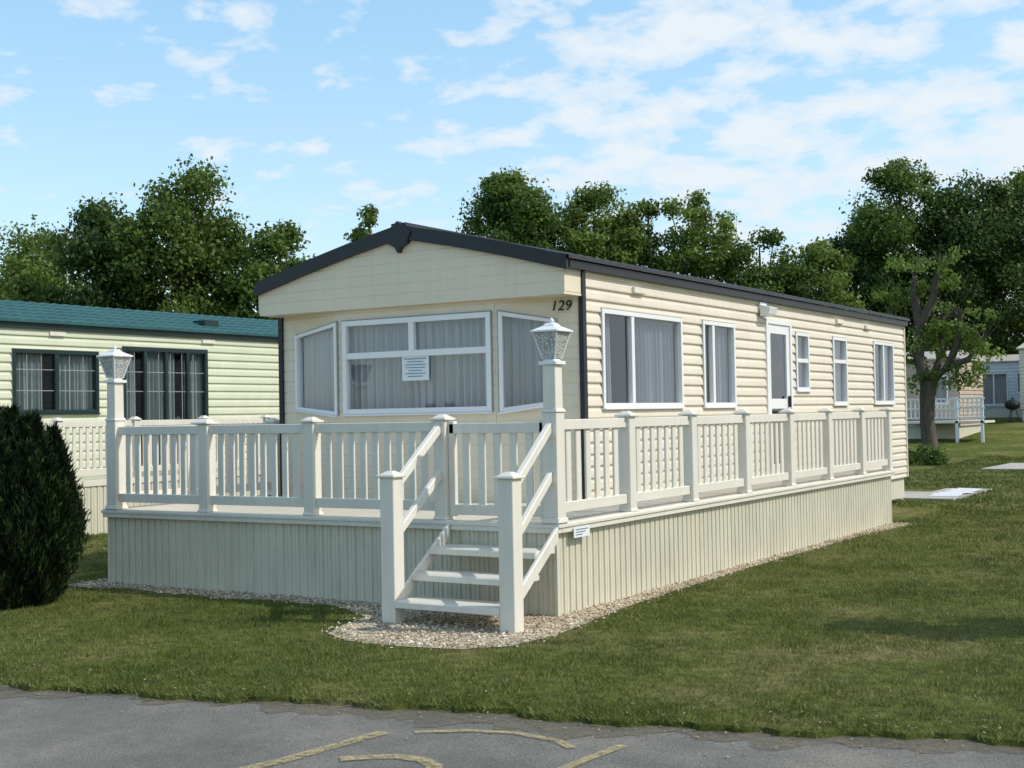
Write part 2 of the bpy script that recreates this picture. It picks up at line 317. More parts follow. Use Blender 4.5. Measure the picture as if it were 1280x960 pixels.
clad(fw,PF,XA,XB,.5,2.93,[(-4.0,-1.99,1.74,2.80)],M_front,zref=.03,pr=FP)
def cant(A,B):
    A=Vector((A[0],A[1],0));B=Vector((B[0],B[1],0));d=B-A;n=Vector((d.y,-d.x,0)).normalized()
    if n.y>0:n=-n
    L=d.length
    return (lambda s,z,o:tuple(A+d*(s/L)+n*o+Vector((0,0,z)))),L
PL,LL=cant((-5.18,2.44),(XA,YC)); PR_,LR=cant((XB,YC),(-1.06,2.44))
hl=(.29,LL-.05); hr=(.04,.66)
clad(fw,PL,0,LL,.5,2.93,[(hl[0],hl[1],1.73,2.80)],M_front,zref=.03,pr=FP)
clad(fw,PR_,0,LR,.5,2.93,[(hr[0],hr[1],1.73,2.80)],M_front,zref=.03,pr=FP)
def wedge(P,so,si):
    for zo,zi in ((1.81,1.73),(2.69,2.80)):
        fw.poly([P(so,zo,.006),P(so,zi,.006),P(si,zi,.006)],M_front)
wedge(PL,hl[0],hl[1]); wedge(PR_,hr[1],hr[0])
fw.obj('front_walls',car,recalc=False)
def warp(P,so,si):
    def Q(s,z,o):
        t=(s-so)/(si-so); lo=1.81+(1.73-1.81)*t; hi=2.69+(2.80-2.69)*t
        return P(s,lo+(hi-lo)*(z-1.73)/1.07,o)
    return Q
window('front_centre_window',car,PF,-4.0,-1.99,1.74,2.80,vd=[(-3.03,2.43,2.75)],hd=[(2.40,)],bar=.035,fw=.06,cdepth=-.12)
window('front_left_window',car,warp(PL,hl[0],hl[1]),hl[0],hl[1],1.73,2.80,fw=.045,cdepth=-.12)
window('front_right_window',car,warp(PR_,hr[1],hr[0]),hr[0],hr[1],1.73,2.80,fw=.045,cdepth=-.12)
nt_=MB(); nt_.box(-3.17,-2.81,YC-.012,YC-.004,2.10,2.365,M_paper)
for i in range(7):
    w=[.30,.22,.28,.26,.18,.28,.2][i]; nt_.box(-2.99-w/2,-2.99+w/2,YC-.0165,YC-.0135,2.335-i*.032,2.342-i*.032,M_ink)
nt_.obj('window_notice',car)
tc=bpy.data.curves.new('number_129','FONT'); tc.body='129'; tc.size=.15; tc.extrude=.004; tc.shear=.2; tc.offset=.001; tc.materials.append(M_black)
to=bpy.data.objects.new('number_129',tc); COL.objects.link(to); to.parent=car
ang=math.atan2(2.44-YC,-1.06-XB); to.rotation_euler=(math.radians(90),0,ang); p=PR_(.60,2.785,.022); to.location=p
sk=MB(); sk.box(XL+.03,XR-.03,2.5,14.5,.08,.45,M_skirt); sk.obj('chassis_skirt',car)
# ================================================================= DECK
deck=empty('veranda_deck')
DX0,DX1,DY1=-5.56,0.0,9.95
def ribs(mb,P,s0,s1,z0,z1,mat,pitch=.10,dep=.014):
    s=s0; pr=[(0,0),(.10,0),(.16,dep),(.46,dep),(.50,dep*.6),(.54,dep),(.84,dep),(.90,0),(1,0)]
    while s<s1-1e-6:
        for (a,oa),(b,ob) in zip(pr[:-1],pr[1:]):
            A=min(s+a*pitch,s1);B=min(s+b*pitch,s1)
            if B-A<1e-6: continue
            mb.poly([P(A,z0,oa),P(B,z0,ob),P(B,z1,ob),P(A,z1,oa)],mat)
        s+=pitch
s=MB()
ribs(s,lambda a,z,o:(a,.05-o,z),DX0+.04,DX1-.04,-.02,.70,M_skirt,.098)
ribs(s,lambda a,z,o:(DX1-.05+o,a,z),.04,DY1,-.02,.70,M_skirt,.105)
ribs(s,lambda a,z,o:(DX0+.05-o,a,z),.04,DY1,-.02,.70,M_skirt)
s.box(DX1-.06,DX1-.028,.025,.06,-.02,.70,M_skirt); s.box(DX0+.028,DX0+.06,.025,.06,-.02,.70,M_skirt)
s.poly([(DX0+.05,DY1,-.02),(DX1-.05,DY1,-.02),(DX1-.05,DY1,.7),(DX0+.05,DY1,.7)],M_skirt)
s.obj('ribbed_skirt',deck,recalc=False)
s=MB()
k=0
while k*.125<2.35: s.box(DX0+.06,DX1-.06,.06+k*.125,.18+k*.125,.755,.78,M_floor); k+=1
k=0
while k*.125<.95: s.box(-1.03+k*.125,-.91+k*.125,2.44,DY1-.01,.755,.78,M_floor); k+=1
s.obj('deck_boards',deck)
s=MB()
s.box(DX0-.01,DX1+.01,-.01,.05,.70,.785,M_pvc); s.box(DX1-.05,DX1+.012,.052,DY1,.70,.785,M_pvc); s.box(DX0-.012,DX0+.05,.052,DY1,.70,.785,M_pvc)
s.box(DX0-.02,DX1+.02,-.022,-.012,.745,.775,M_pvc); s.box(DX1+.013,DX1+.024,-.02,DY1,.745,.775,M_pvc)
s.obj('edge_trim',deck,bevel=.004)
def post(mb,x,y,z0,z1,w=.062,cap=True):
    mb.frust(x,y,z0,z1,w,w,M_pvc)
    if cap:
        mb.frust(x,y,z1+.0005,z1+.022,w+.022,w+.022,M_pvc); mb.frust(x,y,z1+.0225,z1+.055,w+.008,w*.35,M_pvc)
    if z0>.5: mb.frust(x,y,z0,z0+.03,w+.014,w+.004,M_pvc)
def panel(mb,a,b,zt=1.655,zb=.86,pitch=.125,w=.062):
    a=Vector(a);b=Vector(b);d=b-a;L=d.length;u=d/L
    mb.beam(a+Vector((0,0,zt-.045)),b+Vector((0,0,zt-.045)),.06,.09,M_pvc)
    mb.beam(a+Vector((0,0,zb+.045)),b+Vector((0,0,zb+.045)),.055,.09,M_pvc)
    n=max(2,int(round(L/pitch))-1); st=L/(n+1)
    nn=Vector((-u.y,u.x,0))
    for i in range(n):
        c=a+u*st*(i+1); h=u*w/2; t=nn*.012
        p=[c-h-t,c+h-t,c+h+t,c-h+t]; mb.hexa([(q.x,q.y,zb+.08) for q in p]+[(q.x,q.y,zt-.08) for q in p],M_pvc)
fx=[-5.43,-4.10,-2.72,-1.20]; py=.06
r=MB()
for x in fx[1:]: post(r,x,py,.786,1.665)
for a,b in zip(fx[:-1],fx[1:]): panel(r,(a+.062,py,0),(b-.062,py,0),pitch=.135,w=.07)
sy=[.06,1.42,2.83,4.28,5.70,7.13,8.55,9.86]
for y in sy[1:]: post(r,-.06,y,.786,1.665)
for a,b in zip(sy[:-1],sy[1:]): panel(r,(-.06,a+.062,0),(-.06,b-.062,0),pitch=.165,w=.085)
ly=[.06,1.3,2.5]
post(r,-5.43,2.5,.786,1.665); post(r,-5.43,1.3,.786,1.665)
for a,b in zip(ly[:-1],ly[1:]): panel(r,(-5.43,a+.062,0),(-5.43,b-.062,0))
panel(r,(-.06-.062,9.86,0),(-1.0,9.86,0))
r.obj('railings',deck,bevel=.005)
g=MB(); panel(g,(-1.20+.075,.075,0),(-.06-.085,.075,0),zt=1.635,zb=.83,pitch=.17,w=.075)
for x in (-1.105,-.165): g.box(x-.03,x+.03,.045,.105,.815,1.655,M_pvc)
g.obj('gate',deck,bevel=.004)
t=MB(); t.box(.026,.03,.22,.50,.645,.735,M_paper)
for i in range(3): t.box(.031,.033,.25,.47-.05*i,.71-i*.022,.716-i*.022,M_ink)
t.obj('sign_sticker',deck)
st=MB()
NX0,NX1,NY=-1.13,.03,-.80
for x in (NX0,NX1): post(st,x,NY,-.02,1.20,w=.07)
for z,y in ((.19,-.80),(.385,-.53),(.58,-.27)):
    st.box(NX0+.072 if y<-.7 else NX0+.05,NX1-.072 if y<-.7 else NX1-.05,y-.06,y+.25,z-.045,z,M_pvc)
    st.box(NX0+.072 if y<-.7 else NX0+.05,NX1-.072 if y<-.7 else NX1-.05,y-.075,y-.0605,z-.06,z-.006,M_pvc)
for x in (NX0+.03,NX1-.03):
    st.beam((x,-.86,.10),(x,-.02,.70),.035,.12,M_pvc)
for x,xd in ((NX0,-1.20),(NX1,-.06)):
    st.beam((x,NY+.06,1.13),(xd,.0,1.60),.05,.09,M_pvc)
    st.beam((x,NY+.06,.72),(xd,.0,1.19),.045,.085,M_pvc)
st.obj('steps',deck,bevel=.005)
# ================================================================= LAMP POSTS
def lamp(x,y):
    e=empty('lamp_post'); m=MB()
    m.frust(x,y,.787,.83,.088,.078,M_pvc); m.frust(x,y,.83,1.72,.07,.07,M_pvc); m.frust(x,y,1.72,1.75,.082,.07,M_pvc); m.frust(x,y,1.75,2.12,.062,.060,M_pvc); m.frust(x,y,2.12,2.15,.085,.085,M_white); m.frust(x,y,2.15,2.17,.06,.045,M_white)
    for sx in (-1,1):
        for sy_ in (-1,1):
            a=Vector((x+sx*.058,y+sy_*.058,2.17));b=Vector((x+sx*.118,y+sy_*.118,2.40)); m.tube([a,b],[.008,.008],M_white,5)
    m.frust(x,y,2.395,2.412,.135,.135,M_white); m.frust(x,y,2.412,2.45,.128,.055,M_white); m.frust(x,y,2.45,2.475,.06,.035,M_white); m.frust(x,y,2.475,2.49,.012,.012,M_white); m.frust(x,y,2.49,2.52,.020,.006,M_white)
    m.obj('post_and_frame',e,bevel=.003)
    g=MB(); g.frust(x,y,2.175,2.393,.055,.112,M_lant); g.obj('lantern_glass',e)
    b=MB(); b.tube([(x,y,2.17),(x,y,2.25),(x,y,2.33)],[.02,.02,.015],M_white,8); b.obj('bulb_holder',e)
lamp(-.06,.06); lamp(-5.43,.06)
# ================================================================= LEFT CARAVAN (green roof)
lc=empty('static_caravan')
WX=-11.6
def PG(s,z,o): return (WX+o,s,z)
lw=MB(); lws=[(3.46,5.12,1.86,2.86),(5.62,7.58,.9,2.97),(10.4,11.4,1.9,2.85)]
clad(lw,PG,.6,13.0,.6,3.30,lws,M_pale,zref=0,board=.14)
lw.poly([(WX,.6,.6),(WX-4,.6,.6),(WX-4,.6,3.3),(WX-2,.6,3.8),(WX,.6,3.3)],M_pale); lw.poly([(WX,13,.6),(WX-4,13,.6),(WX-4,13,3.3),(WX-2,13,3.8),(WX,13,3.3)],M_pale); lw.poly([(WX-4,.6,.6),(WX-4,13,.6),(WX-4,13,3.3),(WX-4,.6,3.3)],M_pale)
lw.obj('walls',lc,recalc=False)
window('lounge_window',lc,PG,*lws[0],vd=[(4.29,)],fmat=M_dgreen,cmat=M_curt2,fw=.06,bar=.04,gaps=[(4.1,4.4)])
window('patio_window',lc,PG,*lws[1],vd=[(6.12,),(6.6,),(7.1,)],fmat=M_dgreen,cmat=M_curt2,fw=.07,bar=.03,gaps=[(6.0,6.15),(6.9,7.1)])
window('bedroom_window',lc,PG,*lws[2],vd=[(10.9,)],fmat=M_dgreen,cmat=M_curt2)
m=MB()
for w in (lws[0],lws[1]):
    yy=w[0]+.28
    while yy<w[1]-.1: m.pbox(PG,yy-.006,yy+.006,max(w[2],1.6),w[3]-.05,-.005,.004,M_bar); yy+=.27
    for zz in (2.22,2.55): m.pbox(PG,w[0]+.05,w[1]-.05,zz-.006,zz+.006,-.004,.003,M_bar)
for yy,zz in ((4.3,3.12),(7.6,3.12)): m.pbox(PG,yy-.15,yy+.15,zz-.03,zz+.03,.01,.05,M_pvc)
m.pbox(PG,.6,13,3.19,3.27,.03,.07,M_dgreen)
m.obj('glazing_bars_and_vents',lc)
it=MB(); it.box(WX-2,WX-1.95,.7,12.9,.7,3.2,M_dark); it.box(WX-3.9,WX-.18,.7,12.9,.6,.66,M_dark); it.obj('interior',lc)
rf=MB(); n=500; ya,yb=.45,13.2
for sgn in (-1,1):
    for j in range(6):
        xa=WX-2+sgn*2.12*j/6; xb=WX-2+sgn*2.12*(j+1)/6
        za=3.80-.52*j/6; zb=3.80-.52*(j+1)/6+.022
        for i in range(n):
            a=ya+(yb-ya)*i/n;b=ya+(yb-ya)*(i+1)/n; w=lambda y:.028*abs(math.sin(y*math.pi/.24))
            rf.poly([(xa,a,za+w(a)),(xb,a,zb+w(a)),(xb,b,zb+w(b)),(xa,b,za+w(b))],M_green)
            rf.poly([(xb,a,zb+w(a)),(xb,b,zb+w(b)),(xb,b,zb-.03),(xb,a,zb-.03)],M_green)
rf.box(WX-.75,WX-.45,8.0,8.35,3.42,3.56,M_dgreen)
rf.obj('roof',lc,recalc=False)
ld=empty('veranda_deck')
s=MB(); ribs(s,lambda a,z,o:(-10.5+o,a,z),.4,10.0,-.02,.74,M_skirt,.12); ribs(s,lambda a,z,o:(a,.4-o,z),-11.6,-10.5,-.02,.74,M_skirt,.12); s.obj('ribbed_skirt',ld,recalc=False)
s=MB(); s.box(-11.6,-10.47,.38,10,.74,.83,M_pvc); s.obj('floor',ld)
r=MB(); ys=[.45+1.5*i for i in range(7)]
for y in ys: r.frust(-10.55,y,.83,1.74,.06,.06,M_pvc); r.frust(-10.55,y,1.741,1.79,.085,.03,M_pvc)
for a,b in zip(ys[:-1],ys[1:]): panel(r,(-10.55,a+.06,0),(-10.55,b-.06,0),zt=1.73,zb=.91)
r.obj('railings',ld,bevel=.004)
# ================================================================= GROUND
E0=-3.36
def ye(x):
    c=max(-15,min(15,x)); return E0+.235*(c-.6)+.05*math.sin(c*1.9)+.035*math.sin(c*5.3+1)+.03*math.sin(c*13+2)+.02*math.sin(c*31)
def gz(y):
    t=max(0,min(1,(y-28)/32)); return 1.2*t*t*(3-2*t)
xs=[-1500,-500,-200,-100,-60,-30,-20]+[-15+.06*i for i in range(501)]+[20,40,80,200,500,1500]
rows=[2,15,22,28]+list(range(30,62,2))+[80,150,400,1500]
V=[];Fc=[]
for x in xs:
    y=ye(x); V.append((x,-1500,-.036)); V.append((x,y-.012,-.036)); V.append((x,y,0.0)); 
    for q in rows: V.append((x,q,gz(q)))
nr=3+len(rows)
for i in range(len(xs)-1):
    for j in range(nr-1): Fc.append((i*nr+j,(i+1)*nr+j,(i+1)*nr+j+1,i*nr+j+1))
me=bpy.data.meshes.new('ground'); me.from_pydata(V,[],Fc); me.materials.append(M_lawn); me.update(); go=bpy.data.objects.new('ground',me); COL.objects.link(go)
rd=MB(); xr_=[-60,-30]+[-15+.12*i for i in range(251)]+[30,60]
for a,b in zip(xr_[:-1],xr_[1:]): rd.poly([(a,ye(a)-9,-.031),(b,ye(b)-9,-.031),(b,ye(b)-.014,-.031),(a,ye(a)-.014,-.031)],M_road)
rd.obj('road',recalc=False)
sf=MB()
def sw(a): return max(.04,.17+.10*math.sin(a*2.3)+.07*math.sin(a*7)+.05*math.sin(a*17)+.03*math.sin(a*41)+(.22*math.sin((a-.9)/1.9*math.pi) if .9<a<2.8 else 0))
for i in range(500):
    a=-15+.06*i;b=a+.06
    sf.poly([(a,ye(a)-sw(a),-.027),(b,ye(b)-sw(b),-.027),(b,ye(b)-.015,-.027),(a,ye(a)-.015,-.027)],M_soil)
sf.obj('road_edge_soil',recalc=False)
mk=MB()
def stripe(pts,w):
    pts=[Vector((p[0],p[1],0)) for p in pts]
    for i in range(len(pts)-1):
        d0=(pts[min(i+1,len(pts)-1)]-pts[max(i-1,0)]).normalized(); d1=(pts[min(i+2,len(pts)-1)]-pts[i]).normalized()
        n0=Vector((-d0.y,d0.x,0))*w/2;n1=Vector((-d1.y,d1.x,0))*w/2
        q=[pts[i]-n0,pts[i+1]-n1,pts[i+1]+n1,pts[i]+n0]; mk.poly([(p.x,p.y,-.0225) for p in q],M_yel)
stripe([(.75,-5.3),(.88,-4.9),(.98,-4.5),(1.03,-4.1),(1.07,-3.80)],.085)
stripe([(1.22,-3.72),(1.45,-3.56),(1.72,-3.48),(2.0,-3.52),(2.15,-3.62)],.055)
stripe([(1.22,-4.36),(1.32,-4.26),(1.45,-4.18),(1.60,-4.17),(1.72,-4.24),(1.82,-4.42)],.085)
stripe([(2.36,-3.45),(2.33,-3.7),(2.30,-4.08)],.06)
mk.obj('road_markings',recalc=False)
gv=MB()
def gedge_front(x): return -.30-.05*math.sin(x*3)-.04*math.sin(x*7+1)
outl=[(.30,9.9),(.15,8),(.14,6),(.13,4),(.18,2),(.25,.6),(.36,-.2),(.42,-.8),(.36,-1.35),(.1,-1.62),(-.4,-1.72),(-.9,-1.70),(-1.25,-1.5),(-1.42,-1.1),(-1.5,-.7),(-1.9,-.42)]
x=-2.3
while x>-5.9: outl.append((x,gedge_front(x))); x-=.25
outl+=[(-5.85,0),(-5.75,1.0),(-5.5,1.2),(-5.5,.06),(-.08,.06),(-.08,9.9)]
k=[(a,b,.004) for a,b in outl]; gv.poly(k,M_gravel); gv.obj('gravel_bed',recalc=True)
def inpoly(x,y,poly):
    r=np.zeros(x.shape,bool); j=len(poly)-1
    for i in range(len(poly)):
        xi,yi=poly[i];xj,yj=poly[j]
        if yi!=yj: r^=((yi>y)!=(yj>y))&(x<(xj-xi)*(y-yi)/(yj-yi)+xi)
        j=i
    return r
n=42000; px=rng.uniform(-6,.6,n); py_=rng.uniform(-1.9,10,n)
jx=px+rng.normal(0,.07,n); jy=py_+rng.normal(0,.07,n); keep=inpoly(px,py_,outl)&~((jx>-5.5)&(jx<-.06)&(jy>.06)); 
jx=jx[keep];jy=jy[keep]; n=len(jx)
octv=np.array([[1,0,0],[0,1,0],[-1,0,0],[0,-1,0],[0,0,1],[0,0,-1]],float); octf=np.array([[0,1,4],[1,2,4],[2,3,4],[3,0,4],[1,0,5],[2,1,5],[3,2,5],[0,3,5]])
sz=rng.uniform(.007,.016,(n,1,1))*rng.uniform(.6,1.3,(n,1,3)); an=rng.uniform(0,6.28,n); ca,sa=np.cos(an)[:,None],np.sin(an)[:,None]
p=octv[None]*sz+rng.normal(0,.0015,(n,6,3)); X=p[:,:,0]*ca-p[:,:,1]*sa; Y=p[:,:,0]*sa+p[:,:,1]*ca; Z=p[:,:,2]*.8
P3=np.stack([X+jx[:,None],Y+jy[:,None],Z+.010],-1); tris=P3[:,octf].reshape(-1,3,3)
npmesh('gravel_stones',tris,3,M_pebble,np.repeat(rng.uniform(0,1,n),8))
s=MB(); s.box(-1.25,-.35,15.0,18.2,-.02,.03,M_conc); s.box(-5.3,-1.25,14.8,17.0,-.02,.028,M_conc); s.obj('concrete_slab')
s=MB(); 
for i in range(14):
    a=15.6+i*.16; 
    s.poly([(-.95+.05*math.sin(i*2),a,.035+.03*abs(math.sin(i*1.7))),(-.42+.06*math.sin(i*1.3),a,.035+.02*abs(math.sin(i*2.1))),(-.42+.06*math.sin(i*1.3+1.3),a+.16,.035+.02*abs(math.sin(i*2.1+2.1))),(-.95+.05*math.sin(i*2+2),a+.16,.035+.03*abs(math.sin(i*1.7+1.7)))],M_tarp)
s.obj('plastic_sheeting')
s=MB(); s.box(-2.5,1.5,27,31,-.02,.03,M_conc); s.obj('concrete_path')
# ================================================================= GRASS BLADES
def edge(x):
    c=np.clip(x,-15,15); return E0+.235*(c-.6)+.05*np.sin(c*1.9)+.035*np.sin(c*5.3+1)+.03*np.sin(c*13+2)+.02*np.sin(c*31)
def grass(boxes):
    out=[];tn=[]
    for (x0,x1,y0,y1,dens,h,w) in boxes:
        n=int((x1-x0)*(y1-y0)*dens); x=rng.uniform(x0,x1,n); y=rng.uniform(y0,y1,n)
        e=edge(x)
        pt=np.sin(x*1.1+np.sin(y*.9)*2)*np.cos(y*1.5+np.sin(x*.7)*1.8)
        pt2=np.sin(x*4.3+2*np.sin(y*3.1))*np.cos(y*5.3+x)
        pt3=np.sin(x*13+3*np.sin(y*7.1))*np.cos(y*15+2*x)
        ok=(y>e-.01-np.abs(rng.normal(0,.045,n)))&~((x>-5.52)&(x<-.03)&(y>.04)&(y<9.95))&~((x>-5.3)&(x<-1)&(y>9.9)&(y<14.6))&~(inpoly(x+rng.normal(0,.06,n),y+rng.normal(0,.06,n),outl))&~((x>-5.3)&(x<-.35)&(y>14.8)&(y<18.2))&~((x<-10.5)&(y>.4))&~((x>-2.5)&(x<1.5)&(y>27)&(y<31))
        ok&=rng.uniform(0,1,n)<(.68+.34*np.clip(pt2*.7+pt3*.6-pt*.4,-1,1))
        x=x[ok];y=y[ok];pt=pt[ok];pt2=pt2[ok];pt3=pt3[ok];e=e[ok];n=len(x)
        nearedge=np.clip(1-(y-e)/.25,0,1)
        hh=h*rng.uniform(.4,1.35,n)*(1+.3*pt2+.25*pt3)*(1+.5*nearedge); a=rng.uniform(0,6.28,n); dx=np.cos(a)*w/2*1.0;dy=np.sin(a)*w/2
        lx=rng.normal(0,.6,n)*hh;ly_=rng.normal(0,.6,n)*hh-nearedge*hh*.4; z=np.interp(y,[0,28,30,32,34],[0,0,gz(30),gz(32),gz(34)])
        v=np.empty((n,3,3)); v[:,0]=np.stack([x-dx,y-dy,z-.003],1);v[:,1]=np.stack([x+dx,y+dy,z-.003],1);v[:,2]=np.stack([x+lx,y+ly_,z+hh],1)
        out.append(v);tn.append(.42+.28*pt-.14*pt2-.10*pt3+rng.normal(0,.25,n)+.10*nearedge)
    npmesh('lawn_grass',np.concatenate(out),3,M_grassb,np.concatenate(tn))
grass([(-9,5.5,-6.0,1.5,3700,.027,.007),(0,5,1.5,6,2800,.030,.008),(0,5,6,13,1500,.035,.012),(-4,4,13,34,420,.045,.028),(-10.5,-5.5,1.5,12,900,.04,.013)])
n=1500; x=rng.uniform(-7,5,n); y=np.where(rng.uniform(0,1,n)<.6,edge(x)+rng.normal(0,.25,n),rng.uniform(-4,9,n)); ok=~((x>-5.6)&(x<.1)&(y>-.05)); x=x[ok];y=y[ok];n=len(x)
z=np.where(y<edge(x),-.02,.022); a=rng.uniform(0,6.28,n); s_=rng.uniform(.006,.016,n); c_,si=np.cos(a)*s_,np.sin(a)*s_
v=np.stack([np.stack([x-c_,y-si,z],1),np.stack([x+si*.5,y-c_*.5,z+.002],1),np.stack([x+c_,y+si,z+.005],1),np.stack([x-si*.5,y+c_*.5,z+.002],1)],1); npmesh('fallen_leaves',v,4,M_litter,rng.uniform(0,1,n))
# ================================================================= TREES
def leaves(cent,rad,nleaf,size,tone_c,flat=.8,up=0):
    n=len(cent)*nleaf; c=np.repeat(cent,nleaf,0); r=np.repeat(rad,nleaf)
    d=rng.normal(0,1,(n,3)); d/=np.linalg.norm(d,axis=1)[:,None]; rr=r*rng.uniform(0,1,n)**.5*rng.choice([1,1,1.15,1.38],n)
    p=c+d*rr[:,None]*np.array([1,1,flat])
    nrm=d+rng.normal(0,.7,(n,3)); nrm/=np.linalg.norm(nrm,axis=1)[:,None]
    a=np.cross(nrm,rng.normal(0,1,(n,3))); a/=np.linalg.norm(a,axis=1)[:,None]; b=np.cross(nrm,a)
    s=size*rng.uniform(.6,1.3,n)[:,None]
    v=np.stack([p-a*s*.5,p-b*s*.32,p+a*s*.55,p+b*s*.32],1)
    t=np.repeat(tone_c,nleaf)+rng.normal(0,.17,n)
    return v,t
def tree(name,x,y,top,hw,base=0,bot=.25,nc=55,nl=300,size=.20,mat=None,cr=.29,trunk=.22,seed=0,subs=3):
    e=empty(name); R=np.random.default_rng(seed*31+int(abs(x)*10)); H=top-base; zb=base+H*bot
    S=[(0,0,1.0,.85)]
    for i in range(subs):
        a=R.uniform(0,6.28); k=R.uniform(.35,.6); S.append((math.cos(a)*hw*k,math.sin(a)*hw*k,R.uniform(.80,.96),R.uniform(.55,.7)))
    C=[];RD=[]
    for q in range(nc):
        sx,sy_,sh,sw_=S[R.choice(len(S),p=[.4]+[.6/subs]*subs) if subs else 0]
        t=R.uniform(0,1)**.62; w=(.60+.40*math.sin(min(t/.5,1)*math.pi/2))*(1 if t<.5 else math.sqrt(max(0,1-((t-.5)/.5)**2.6)))
        a=R.uniform(0,6.28); k=R.uniform(.05,1)**.5*R.uniform(.78,1.0); ww=hw*sw_*w
        cr_=hw*cr*R.uniform(.55,1.15); T=(base+H*sh)
        C.append((x+sx+math.cos(a)*k*ww,y+sy_+math.sin(a)*k*ww,zb+t*(T-cr_*.7-zb))); RD.append(cr_)
    c=np.array(C); rad=np.array(RD); tone=.45+R.normal(0,.17,len(c))
    v,t=leaves(c,rad,nl,size,tone,flat=.78); npmesh('foliage',v,4,mat or M_leafA,t,e)
    m=MB(); pts=[(x,y,base-.1),(x+.05*hw,y,base+H*.2),(x-.04*hw,y+.05,base+H*.45),(x,y,base+H*.75),(x,y,top-.9)]
    m.tube(pts,[trunk*1.25,trunk,trunk*.75,trunk*.4,.03],M_bark,8)
    for i in R.choice(len(c),min(34,len(c)),replace=False):
        q=c[i]; f=min(.8,max(.2,(q[2]-base)/H*.6)); s0=Vector((x,y,base+H*f)); s1=Vector(q); mid=s0.lerp(s1,.5)+Vector((0,0,-.05*(s1-s0).length)); m.tube([s0,mid,s1],[trunk*.4,trunk*.22,.02],M_bark,5)
    m.obj('trunk_and_limbs',e,smooth=True)
    return e
big='broadleaf_tree'
tree(big,-46.5,30.5,11.3,4.0,mat=M_leafB,seed=1,bot=.05,nc=90)
tree(big,-41.5,27.0,8.2,3.0,mat=M_leafB,seed=2,bot=.03,nc=60)
tree(big,-38.4,28.2,11.2,3.3,mat=M_leafC,seed=3,bot=.03,nc=110)
tree(big,-34.9,29.9,12.6,3.7,mat=M_leafA,seed=4,bot=.03,nc=145)
tree(big,-31.3,31.6,10.0,2.7,mat=M_leafA,seed=5,bot=.03,nc=85)
tree(big,-28.3,33.8,10.7,1.4,mat=M_leafB,seed=6,bot=.2,nc=32,nl=150,subs=1)
tree(big,-28.6,45.4,13.8,3.4,mat=M_leafA,seed=7,base=.5,nc=120)
tree(big,-25.0,47.4,13.0,3.1,mat=M_leafB,seed=8,base=.6,nc=100)
tree(big,-22.7,48.8,12.2,2.4,mat=M_leafA,seed=9,base=.7,nc=50,nl=200)
tree(big,-20.9,50.0,12.9,2.7,mat=M_leafB,seed=10,base=.8,nc=75,nl=200)
tree(big,-18.2,51.9,10.8,2.8,mat=M_leafA,seed=11,base=.9,nc=85,bot=.05)
tree(big,-15.7,53.4,10.1,2.3,mat=M_leafB,seed=12,base=.9,nc=65,bot=.05)
tree(big,-16.3,59,11.2,2.8,mat=M_leafC,seed=13,base=1.2,nc=75,bot=.05)
tree(big,-13.6,60.5,15.0,3.7,mat=M_leafA,seed=14,base=1.2,nc=140,bot=.05)
tree(big,-10.6,62.3,14.3,3.7,mat=M_leafC,seed=15,base=1.2,nc=135,bot=.05)
tree(big,-7.7,64,14.3,3.8,mat=M_leafB,seed=16,base=1.2,nc=135,bot=.05)
tree(big,-3.5,65,13,3.4,mat=M_leafA,seed=17,base=1.2,nc=80,bot=.05)
tree(big,6.9,2.5,5.2,1.2,seed=18,nc=24,nl=360,size=.12,trunk=.1,bot=.45)
n=640; cx=rng.uniform(-95,8,n); cyy=np.interp(cx,[-95,-50,-30,-10,8],[30,36,52,70,72])+rng.normal(0,2,n); cz=gz(60)+rng.uniform(.2,5.6,n)*np.where(cx>-20,1.15,.9)
v,t=leaves(np.stack([cx,cyy,cz],1),rng.uniform(.8,1.7,n),150,.34,.35+rng.normal(0,.15,n)); npmesh('distant_trees',v,4,M_leafC,t)
e=empty('pollarded_tree'); bx,by=-4.75,30.6; m=MB()
def P_(dx,z,dy=0): return (bx+dx,by+dy,z)
m.tube([P_(0,-.1),P_(.02,.5),P_(-.05,1.3),P_(-.02,2.0),P_(.05,2.5)],[.34,.24,.21,.23,.26],M_bark,10)
limbs=[([P_(.0,2.3),P_(-.25,3.2),P_(-.2,4.2),P_(-.35,5.2),P_(-.3,5.7)],[.21,.17,.15,.12,.08]),([P_(-.2,4.1),P_(.2,4.9),P_(.3,5.5),P_(.5,5.9)],[.14,.12,.10,.06]),([P_(.05,2.4),P_(.6,2.9),P_(.9,3.6),P_(1.0,4.3)],[.17,.13,.11,.09]),([P_(.6,2.9),P_(1.2,3.1),P_(1.6,3.6)],[.10,.09,.07]),([P_(-.2,3.4),P_(-.8,3.9),P_(-1.1,4.7)],[.11,.09,.07]),([P_(0,2.2),P_(.3,3.2,.4),P_(.3,4.3,.6)],[.14,.11,.08])]
tips=[]
for pts,rr in limbs:
    m.tube(pts,rr,M_bark,8); tip=Vector(pts[-1]); tips.append(tip)
    for i in range(9):
        dd=Vector((random.gauss(0,.35),random.gauss(0,.35),random.uniform(.2,.7))); m.tube([tip,tip+dd*.5,tip+dd],[.03,.018,.008],M_bark,4)
m.obj('trunk_and_limbs',e,smooth=True)
cl=[];
for tp in tips:
    for i in range(9): cl.append((tp.x+random.gauss(0,.3),tp.y+random.gauss(0,.3),tp.z+random.uniform(-.7,.5)))
for i in range(30): cl.append((bx+random.uniform(-.5,1.6),by+random.uniform(-.4,.4),random.uniform(2.2,4.2)))
v,t=leaves(np.array(cl),rng.uniform(.15,.34,len(cl)),55,.13,.5+rng.normal(0,.15,len(cl))); npmesh('foliage',v,4,M_leafB,t,e)
